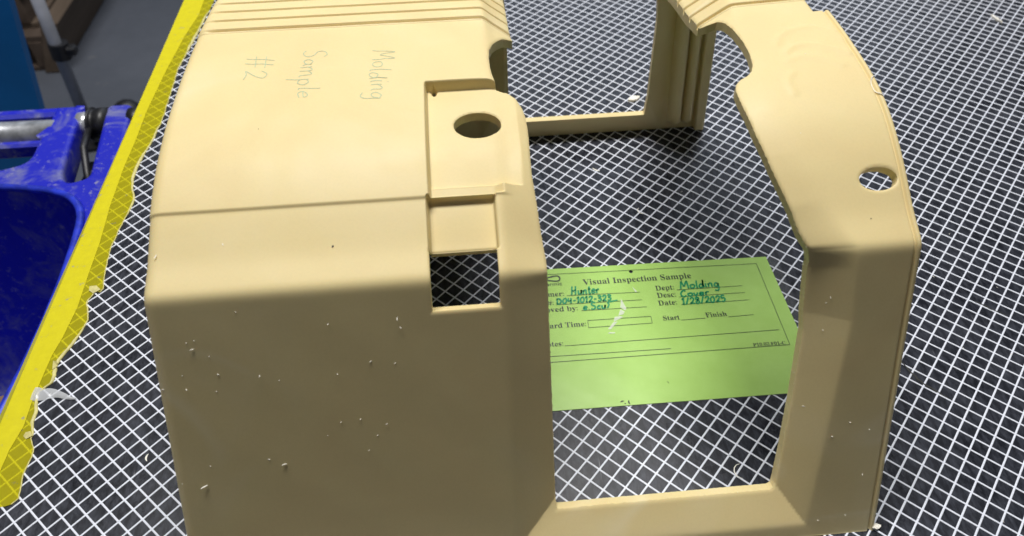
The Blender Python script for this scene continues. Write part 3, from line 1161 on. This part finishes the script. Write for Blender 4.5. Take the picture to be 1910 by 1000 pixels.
cline((-1.3, 12.84), (17.0, 12.2 + 0.18))
cline((17.0, 12.38), (16.91, 4.23))
cline((-1.4, 4.32), (16.91, 4.23))
cline((-1.3, 12.84), (-1.4, 4.32))
cline((1.43, 10.46), (7.11, 10.28))
cline((0.55, 9.62), (7.08, 9.5))
cline((2.3, 8.86), (7.33, 8.77))
cline((10.0, 10.22), (15.17, 10.17))
cline((10.0, 9.5), (15.16, 9.46))
cline((10.0, 8.72), (15.3, 8.71))
for a, b_ in (((2.63, 7.87), (7.42, 7.82)), ((7.42, 7.82), (7.4, 7.17)), ((7.4, 7.17), (2.59, 7.18)), ((2.59, 7.18), (2.63, 7.87))):
    cline(a, b_)
cline((9.62, 7.24), (11.45, 7.25))
cline((13.2, 7.2), (15.16, 7.24))
cline((0.6, 5.68), (16.58, 5.65))
cline((-0.9, 4.83), (8.23, 4.7))


def serif(t):
    r = ''
    for ch in t:
        if 'A' <= ch <= 'Z':
            r += chr(0x1D400 + ord(ch) - 65)
        elif 'a' <= ch <= 'z':
            r += chr(0x1D41A + ord(ch) - 97)
        elif '0' <= ch <= '9':
            r += chr(0x1D7CE + ord(ch) - 48)
        else:
            r += ch
    return r


def text_mesh(body, x0, y0, width, hk=1.0, x1_align=False, sans=False, thin=-0.002, rot=None):
    cu = bpy.data.curves.new('t', 'FONT')
    cu.body = body if sans else serif(body)
    cu.size = 1.0
    cu.offset = thin
    cu.resolution_u = 3
    ob = bpy.data.objects.new('t', cu)
    C.objects.link(ob)
    bpy.context.view_layer.update()
    me = bpy.data.meshes.new_from_object(ob.evaluated_get(bpy.context.evaluated_depsgraph_get()))
    vs_ = np.array([v_.co[:] for v_ in me.vertices])
    fs = [tuple(p.vertices) for p in me.polygons]
    bpy.data.objects.remove(ob)
    bpy.data.meshes.remove(me)
    w = vs_[:, 0].max() - vs_[:, 0].min()
    k = width / w
    x = (vs_[:, 0] - vs_[:, 0].min()) * k + x0
    y = vs_[:, 1] * k * hk + y0 + (x - x0) * -0.013
    n = len(pv)
    pv.extend([(a, b_, ZI) for a, b_ in zip(x, y)])
    pf.extend([tuple(i + n for i in q) for q in fs])


text_mesh('Visual Inspection Sample', 2.85, 11.45, 8.6, 1.05)
text_mesh('Customer:', -1.75, 10.52, 2.95, 1.0)
text_mesh('Part #:', -1.65, 9.68, 1.95, 1.0)
text_mesh('Approved by:', -1.95, 8.98, 4.0, 0.95)
text_mesh('Standard Time:', -1.95, 7.42, 4.4, 1.0)
text_mesh('Dept:', 8.38, 10.32, 1.45, 1.1)
text_mesh('Desc:', 8.34, 9.58, 1.45, 1.1)
text_mesh('Date:', 8.26, 8.8, 1.42, 1.1)
text_mesh('Start', 8.3, 7.33, 1.25, 1.1)
text_mesh('Finish', 11.55, 7.32, 1.6, 1.1)
text_mesh('Notes:', -1.1, 5.72, 1.6, 1.05)
text_mesh('P10.02.F01-C', 14.25, 4.32, 2.38, 1.05)
text_mesh('exothermic', -1.35, 11.62, 2.55, 0.9, sans=True, thin=0.004)
# figure-of-eight company mark, with bars through the left loop
for cx, sg in ((0.62, 1), (-0.62, -1)):
    t = np.linspace(0, 2 * math.pi, 40)
    k = np.stack([cx + 0.56 * np.cos(t) - sg * 0.08 * np.cos(2 * t), 12.32 + 0.27 * np.sin(t) * (1.0 + 0.25 * sg * np.cos(t))], 1)
    rv, rf = ribbon(k, 0.12)
    n = len(pv)
    pv.extend([(p[0], p[1], ZI) for p in rv])
    pf.extend([tuple(i + n for i in q) for q in rf])
cline((-1.15, 12.32), (-0.55, 12.32), 0.1)
mesh('printed_form', pv, pf, M_INK, card, (8, 6.7, ZI))

for word, x0, y0, w, h in (('Hunter', 1.75, 10.5, 2.25, 0.85), ('D04-1012-323', 0.5, 9.66, 4.3, 0.58), ('e.ScuT', 2.45, 8.92, 2.4, 0.66),
                           ('Molding', 10.28, 10.28, 3.15, 0.78), ('Cover', 10.12, 9.5, 2.3, 0.62), ('1/28/2025', 10.05, 8.72, 3.45, 0.62)):
    V2, F2 = hand(word, w, h, 0.135)
    mesh('handwritten_word', [(a + x0 + 0.12 * b_, b_ + y0, ZI + 0.006) for a, b_ in V2], F2, M_PEN, card, (x0, y0, ZI + 0.006))
# torn dark mark at the bottom and small scuffs
parts = []
for (a, b_, ln, cu_, an, w) in ((4.0, 0.62, 0.3, 1.0, 0.2, 0.08), (4.35, 0.65, 0.35, 1.4, 1.4, 0.1), (4.1, 0.42, 0.12, 0, 0.4, 0.06), (7.4, 1.75, 0.22, 0.4, -0.9, 0.03)):
    parts.append(shaving_mesh((a, b_, ZI - 0.02), (0, 0, 1), ln, cu_, an, w))
v, f = merge(*parts)
mesh('ink_scuff', v, f, M_DARK, card, (4.2, 0.6, ZI))
M_GLARE = film_material('painted_glare_film', (0.95, 0.95, 0.9), 0.55)  # glare on the creased laminate, painted as whitish patches
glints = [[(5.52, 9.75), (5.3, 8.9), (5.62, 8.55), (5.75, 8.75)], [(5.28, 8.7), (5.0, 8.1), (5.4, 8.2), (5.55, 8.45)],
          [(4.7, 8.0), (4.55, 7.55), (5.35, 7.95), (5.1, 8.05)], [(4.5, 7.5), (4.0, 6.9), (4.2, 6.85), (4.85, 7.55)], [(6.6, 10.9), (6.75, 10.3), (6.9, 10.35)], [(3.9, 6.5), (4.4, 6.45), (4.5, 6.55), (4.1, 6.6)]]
for g in glints:
    c = np.mean(g, axis=0)
    v = [(p[0], p[1], ZI + .004) for p in g] + [(c[0], c[1], ZI + .02)]
    n = len(g)
    mesh('painted_crease_glare', v, [(i, (i + 1) % n, n) for i in range(n)], M_GLARE, card, (c[0], c[1], ZI))

# ------------------------------------------------------------------ yellow tape along the table edge
torn = [(-34.61, 66.0), (-34.61, 60.74), (-35.21, 51.9), (-35.7, 46.46), (-35.55, 43.36), (-35.3, 38.09), (-35.35, 34.5), (-35.49, 33.48), (-35.8, 30.91), (-35.83, 28.6), (-35.6, 27.0), (-35.03, 25.55),
        (-35.0, 24.6), (-35.35, 21.48), (-35.41, 18.93), (-35.21, 17.09), (-34.82, 14.75), (-34.95, 14.4), (-35.32, 14.49), (-35.6, 13.6), (-35.54, 13.14), (-34.98, 11.6), (-35.1, 11.2), (-35.3, 9.9), (-35.37, 9.48),
        (-35.95, 7.9), (-36.01, 7.59), (-35.8, 6.6), (-35.86, 5.95), (-36.54, 5.2), (-36.5, 4.9), (-36.09, 3.55), (-36.1, 2.8), (-35.77, 1.9), (-35.8, 1.5), (-35.35, 0.7), (-35.28, 0.1), (-35.4, -1.13), (-35.2, -2.3), (-35.11, -2.81), (-35.4, -3.2), (-35.76, -3.3), (-37.0, -3.35), (-38.16, -3.5)]
torn = np.array(torn)
den = []
for a, b_ in zip(torn[:-1], torn[1:]):
    k = max(2, int(np.linalg.norm(b_ - a) / 0.18))
    for t in np.linspace(0, 1, k, endpoint=False):
        den.append(a + (b_ - a) * t)
den = np.array(den + [torn[-1]])
wob = np.cumsum(rng.normal(0, 0.02, len(den)))
wob -= np.convolve(wob, np.ones(15) / 15, 'same')
den[:, 0] += wob
tape = thing('yellow_tape', 'bright yellow floor tape with a torn inner edge stuck along the left table edge', 'tape', (-37, 28, 0))
fill_curve('tape_film', [[(-38.19, 66.0)] + [tuple(p) for p in den]], 0.055, M_TAPE2, tape, 0.0, (-37, 28, 0))
solid = [(-38.22, 66.0), (-35.9, 66), (-35.75, 58.0), (-36.4, 53.19), (-36.9, 46), (-37.15, 38.85), (-37.05, 34), (-37.1, 29.98), (-36.9, 24.67), (-36.5, 20), (-36.35, 16), (-36.2, 12.91), (-36.4, 10), (-36.65, 8.36), (-36.7, 6), (-36.72, 4.46), (-36.6, 2.5), (-36.9, 0.74), (-37.0, -3.3), (-38.21, -3.45)]
fill_curve('tape_strip', [solid], 0.078, M_TAPE, tape, 0.012, (-37, 28, 0))
v, f = box(-38.26, -38.215, -3.4, 66.0, -1.6, 0.09)
mesh('tape_fold', v, f, M_TAPE, tape, (-38.2, 28, 0))
# pale curled rim of the tear
rv, rf = ribbon(den[40:-14], 0.1)
zz = 0.075 + 0.05 * np.abs(np.sin(np.arange(len(rv)) * 0.37))
w2 = 0.03 + 0.22 * np.clip(np.sin(np.arange(len(rv) // 2) * 0.05) + 0.35 * np.sin(np.arange(len(rv) // 2) * 0.21), 0, 1)
P = den[40:-14]
P2 = P.copy()
P2[:, 0] -= w2
V = []
for i in range(len(P)):
    V += [(P[i, 0] + 0.03, P[i, 1], 0.03), (P[i, 0], P[i, 1], 0.09 + 0.25 * w2[i]), (P2[i, 0], P2[i, 1], 0.075)]
F = []
for i in range(len(P) - 1):
    F += [(3 * i, 3 * i + 3, 3 * i + 4, 3 * i + 1), (3 * i + 1, 3 * i + 4, 3 * i + 5, 3 * i + 2)]
mesh('torn_edge', V, F, M_TORN, tape, (-36, 10, 0.05), smooth=True)
for (pts) in ([(-35.9, 15.1, .1), (-35.3, 15.0, .22), (-34.9, 14.6, .15), (-35.4, 14.3, .1), (-35.8, 14.6, .14)],
              [(-36.3, 2.0, .1), (-35.9, 1.95, .25), (-35.7, 1.65, .16), (-36.1, 1.45, .1), (-36.35, 1.7, .1)],
              [(-36.4, 7.9, .1), (-36.0, 7.7, .3), (-35.85, 7.3, .2), (-36.2, 7.1, .1)]):
    mesh('tape_flake', pts, [tuple(range(len(pts)))], M_TORN, tape, (pts[0][0], pts[0][1], .1))

# milky scrap of film caught under the tape
P = spline([(-36.9, 5.1), (-36.2, 5.0), (-35.2, 4.95), (-34.4, 4.6), (-33.7, 4.4)], 5)
W = np.interp(np.arange(len(P)), [0, 6, 10, len(P) - 1], [0.55, 0.5, 0.3, 0.06])
V = []
for i, p in enumerate(P):
    V += [(p[0], p[1] + W[i], 0.09 + 0.05 * math.sin(i)), (p[0], p[1], 0.16 + 0.12 * math.sin(i * 0.7) ** 2), (p[0], p[1] - W[i], 0.08)]
F = []
for i in range(len(P) - 1):
    F += [(3 * i, 3 * i + 1, 3 * i + 4, 3 * i + 3), (3 * i + 1, 3 * i + 2, 3 * i + 5, 3 * i + 4)]
tag(mesh('plastic_scrap', V, F, M_SCRAP, None, (-35.5, 4.8, 0.08), smooth=True), 'milky pointed scrap of plastic film sticking out from the yellow tape', 'plastic scrap')

# ------------------------------------------------------------------ blue cart beside the table
CZ = -10.0
cart = thing('blue_cart', 'scuffed blue plastic tub cart with a grey push bar, left of the taped table edge', 'cart', (-58, 28, FZ))


def rounded(pts, r, n=6):
    P = [Vector(p) for p in pts]
    out = []
    for i, p in enumerate(P):
        a, b_ = P[i - 1], P[(i + 1) % len(P)]
        rr = r[i] if isinstance(r, list) else r
        da, db = (a - p), (b_ - p)
        k = min(rr, da.length * 0.49, db.length * 0.49)
        q0, q2 = p + da.normalized() * k, p + db.normalized() * k
        for t in np.linspace(0, 1, n):
            out.append(tuple(q0 * (1 - t) ** 2 + p * 2 * t * (1 - t) + q2 * t ** 2))
    return out


def plate(name, loops, z0, z1, bev, mat, parent, org):
    cu = bpy.data.curves.new(name, 'CURVE')
    cu.dimensions = '2D'
    cu.fill_mode = 'BOTH'
    cu.extrude = ((z1 - z0) / 2 - bev) * S
    cu.bevel_depth = bev * S
    cu.bevel_resolution = 3
    cu.offset = -bev * S
    for lp in loops:
        sp = cu.splines.new('POLY')
        sp.points.add(len(lp) - 1)
        for p, q in zip(sp.points, lp):
            p.co = ((q[0] - org[0]) * S, (q[1] - org[1]) * S, 0, 1)
        sp.use_cyclic_u = True
    ob = bpy.data.objects.new(name, cu)
    C.objects.link(ob)
    bpy.context.view_layer.update()
    me = bpy.data.meshes.new_from_object(ob.evaluated_get(bpy.context.evaluated_depsgraph_get()))
    bpy.data.objects.remove(ob)
    me.materials.clear()
    me.materials.append(mat)
    me.polygons.foreach_set('use_smooth', [True] * len(me.polygons))
    o = link(name, me, parent, (org[0], org[1], (z0 + z1) / 2))
    md = o.modifiers.new('split', 'EDGE_SPLIT')
    md.split_angle = math.radians(40)
    return o


tub_hole = rounded([(-82, 41.3), (-57.5, 41.2), (-47.0, 38.6), (-45.7, 28), (-45.5, 18), (-46.6, 2), (-50, -14), (-82, -14)], [3, 6, 9, 6, 6, 6, 4, 3], 8)
outer_l = [(-86, 44.8)] + rounded([(-58.5, 44.2), (-55.6, 45.2), (-55.9, 50)], [0.2, 2.2, 0.2], 6) + [(-55.9, 55.2)] + \
    rounded([(-56.2, 56.2), (-52.8, 56.2)], [0.1, 0.1], 2) + rounded([(-52.7, 55.5), (-51.2, 43), (-50.2, 40.9), (-47.9, 41.8), (-49.6, 54.8)], [0.5, 1.5, 1.2, 0.8, 0.4], 6) + \
    rounded([(-49.6, 56), (-46.6, 56), (-46.3, 54), (-44.5, 41), (-44.3, 26), (-44.3, 10), (-45.4, -4), (-47, -18)], [0.8, 1.2, 1, 3, 3, 3, 3, 2], 6) + [(-86, -18)]
plate('frame', [outer_l, tub_hole], CZ - 3.2, CZ, 0.55, M_BLUE, cart, (-58, 28, CZ))
# tub
rings = []
hole = np.array(tub_hole)
cen = np.array([-66, 14])
for z, k in ((CZ - 0.3, 1.0), (CZ - 3, 0.985), (CZ - 12, 0.93), (CZ - 26, 0.86), (CZ - 30, 0.80)):
    rings.append([(*(cen + (p - cen) * k), z) for p in hole])
V = [p for r_ in rings for p in r_]
n = len(hole)
F = [(i * n + k, i * n + (k + 1) % n, (i + 1) * n + (k + 1) % n, (i + 1) * n + k) for i in range(len(rings) - 1) for k in range(n)]
F.append(tuple((len(rings) - 1) * n + k for k in range(n)))
mesh('tub', V, F, M_BLUE, cart, (-66, 14, CZ - 30), smooth=True)
bead = [(p[0], p[1], CZ + 0.05) for p in tub_hole]
v, f = tube(bead + bead[:1], 0.42, 8, False)
mesh('rim_bead', v, f, M_RIM, cart, (-66, 14, CZ), smooth=True)
# push bar and its sleeve
v, f = tube([(-90, 53.3, CZ - 1.6), (-55.2, 52.6, CZ - 1.6)], 1.75, 20)
mesh('push_bar', v, f, M_STEEL, cart, (-70, 53, CZ - 1.6), smooth=True)
v, f = merge(box(-90, -54.6, 54.7, 56.3, CZ - 2.6, CZ - 0.1, 0.4), box(-90, -55.6, 50.1, 51.2, CZ - 3.2, CZ - 1.2, 0.3))
mesh('bar_sleeve', v, f, M_BLUE, cart, (-70, 53, CZ - 1.6))
v, f = tube([(-52.9, 54.0, CZ - 1.5), (-51.4, 54.0, CZ - 1.5)], 1.6, 20)
mesh('bar_end', v, f, M_METALB, cart, (-52, 54, CZ - 1.5), smooth=True)
v, f = (tube([(-51.5, 54.0, CZ - 1.5), (-51.2, 54, CZ - 1.5), (-51.2, 54, CZ - 1.5), (-50.6, 54, CZ - 1.5), (-50.6, 54, CZ - 1.5), (-49.3, 54.0, CZ - 1.5)], [2.1, 2.15, 1.85, 1.85, 2.0, 2.0], 20))
mesh('roller', v, f, M_RUBBER, cart, (-50, 54, CZ - 1.5), smooth=True)
v, f = tube([(-46.7, 54.0, CZ - 1.5), (-45.2, 54.0, CZ - 1.5)], 1.8, 20)
mesh('roller', v, f, M_RUBBER, cart, (-46, 54, CZ - 1.5), smooth=True)
v, f = tube([(-51.4, 52.6, CZ - 1.0), (-51.1, 49, CZ - 1.4), (-50.4, 46, CZ - 2.8), (-49.6, 43, CZ - 4.5)], 0.45, 8)
mesh('strap', v, f, M_RUBBER, cart, (-51, 48, CZ - 2), smooth=True)
v, f = merge(box(-53, -44, 39.5, 52, CZ - 6.5, CZ - 5.5, 0.2), box(-50.4, -48.6, 47.2, 50, CZ - 5.5, CZ - 3.2, 0.5))  # black plate added to darken the gap between the struts, plus bracket block
mesh('bracket_with_dark_plate', v, f, M_RUBBER, cart, (-49, 46, CZ - 6))
v, f = tube([(-50.2, 46.8, CZ - 3.9), (-48.8, 46.2, CZ - 3.9)], 0.9, 14)
mesh('bolt', v, f, M_METALB, cart, (-49.5, 46.5, CZ - 4), smooth=True)
v, f = box(-90, -54.5, 42.8, 45.4, CZ - 6.0, CZ - 3.6, 0.4)
mesh('lower_rail', v, f, M_RUBBER, cart, (-70, 44, CZ - 5))
for (a, b_) in ((-52, 44), (-52, -8), (-80, 44), (-80, -8)):
    v, f = box(a - 1.2, a + 1.2, b_ - 1.2, b_ + 1.2, FZ + 0.0, CZ - 30 if b_ < 40 else CZ - 5.0, 0.2)
    mesh('leg', v, f, M_STEEL, cart, (a, b_, FZ))

# corrugated cardboard in the tub
parts = [box(-62, -48.6, 15.2, 17.8, CZ - 7.2, CZ - 6.6), box(-62, -48.3, 13.2, 17.4, CZ - 9.6, CZ - 9.0)]
for k in range(22):
    a = -61.5 + k * 0.6
    parts.append(([(a, 17.9, CZ - 7.15), (a + 0.3, 17.9, CZ - 6.65), (a + 0.6, 17.9, CZ - 7.15), (a, 15.4, CZ - 7.15), (a + 0.3, 15.4, CZ - 6.65), (a + 0.6, 15.4, CZ - 7.15)], [(0, 1, 4, 3), (1, 2, 5, 4)]))
v, f = merge(*parts)
v = [(a, b_ + 0.28 * (a + 50), c) for a, b_, c in v]
tag(mesh('cardboard_sheet', v, f, M_CARDB, None, (-50, 16, CZ - 9)), 'brown corrugated cardboard lying in the blue tub at the left frame edge', 'cardboard')

# ------------------------------------------------------------------ things on the floor behind the cart
pts = [(-78.4, -6.0), (-85.6, -39.0), (-94.6, -80.0), (-135, -80.0), (-135, -6.0)]
V = [(a, 100.0, c) for a, c in pts] + [(a, 102.0, c) for a, c in pts]
n = len(pts)
F = [tuple(range(n)), tuple(range(2 * n - 1, n - 1, -1))] + [(i, n + i, n + (i + 1) % n, (i + 1) % n) for i in range(n)]
tag(mesh('machine_panel', V, F, M_TEAL, None, (-105, 110, FZ)), 'teal blue painted steel machine side behind the blue cart', 'machine')

pole = thing('upright_pole', 'slim grey metal pole with a black clamp, standing on the floor behind the cart', 'pole', (-104.5, 146.7, FZ))
v, f = tube([(-105.2, 146.2, FZ + 0.6), (-101.0, 147.6, -22)], 1.45, 16)
mesh('tube', v, f, M_POLE, pole, (-104.5, 146.7, FZ), smooth=True)
v, f = tube([(-103.1, 146.9, -55.0), (-102.65, 147.1, -51.0)], 2.3, 16)
v2, f2 = box(-101.2, -98.8, 145.5, 148.0, -54.2, -51.8, 0.5)
v, f = merge((v, f), (v2, f2))
mesh('clamp', v, f, M_RUBBER, pole, (-103, 147, -53), smooth=False)
v, f = tube([(-105.2, 146.2, FZ), (-105.2, 146.2, FZ + 1.0)], 5.0, 20)
mesh('foot', v, f, M_RUBBER, pole, (-105.2, 146.2, FZ))

hose = spline([(-102, 143, -79), (-99, 148, -76), (-95.5, 151, -73.5), (-93, 150, -76), (-92, 147, -79)], 6)
v, f = tube(hose.tolist(), 2.6, 12)
tag(mesh('black_hose', v, f, M_RUBBER, None, (-97, 148, FZ), smooth=True), 'bent length of thick black hose on the floor by the pole', 'hose')
v, f = box(-93, -72, 148, 154, FZ, FZ + 3.5, 0.6)
tag(mesh('black_mat', v, f, M_RUBBER, None, (-82, 151, FZ)), 'flat black rubber strip on the floor beside the tape edge', 'rubber mat')

# wooden pallets
def pallet(x0, x1, y0, y1, z0, lab, shift):
    t = thing('wooden_pallet', lab, 'pallet', ((x0 + x1) / 2, (y0 + y1) / 2, z0), 'stacked wooden pallets')
    nb = 5
    w = (y1 - y0) / nb
    for k in range(nb):
        for (za, zb) in ((z0 + 9.5, z0 + 11.3), (z0, z0 + 1.5)):
            v_, f_ = box(x0 + random.uniform(-0.6, 0.6), x1 + random.uniform(-0.6, 0.6), y0 + k * w + 0.8, y0 + (k + 1) * w - 0.8, za, zb, 0.15)
            mesh('board', v_, f_, random.choice((M_WOOD, M_WOOD, M_WOOD2)), t, ((x0 + x1) / 2, y0 + k * w + w / 2, za))
    for xs in (x0 + 1.5, (x0 + x1) / 2, x1 - 5.5):
        v_, f_ = box(xs, xs + 4, y0 + 0.5, y1 - 0.5, z0 + 1.5, z0 + 9.5, 0.15)
        mesh('stringer', v_, f_, M_WOOD, t, (xs + 2, (y0 + y1) / 2, z0))
    return t


pallet(-220, -126, 183, 285, FZ, 'dark wooden pallet on the floor, lowest of the stack behind the pole', 0)
pallet(-222, -129, 188, 290, FZ + 11.4, 'weathered wooden pallet on top of the stack behind the pole', 1)
v, f = box(-124, -119, 182, 262, FZ + 0.1, FZ + 16, 0.3)
v = [(a + 0.35 * (c - FZ), b_, c) for a, b_, c in v]
v = [(a - 6, b_, c) for a, b_, c in v]
tag(mesh('wooden_plank', v, f, M_WOOD2, None, (-121, 222, FZ)), 'pale plank leaning on edge against the pallet stack', 'plank')
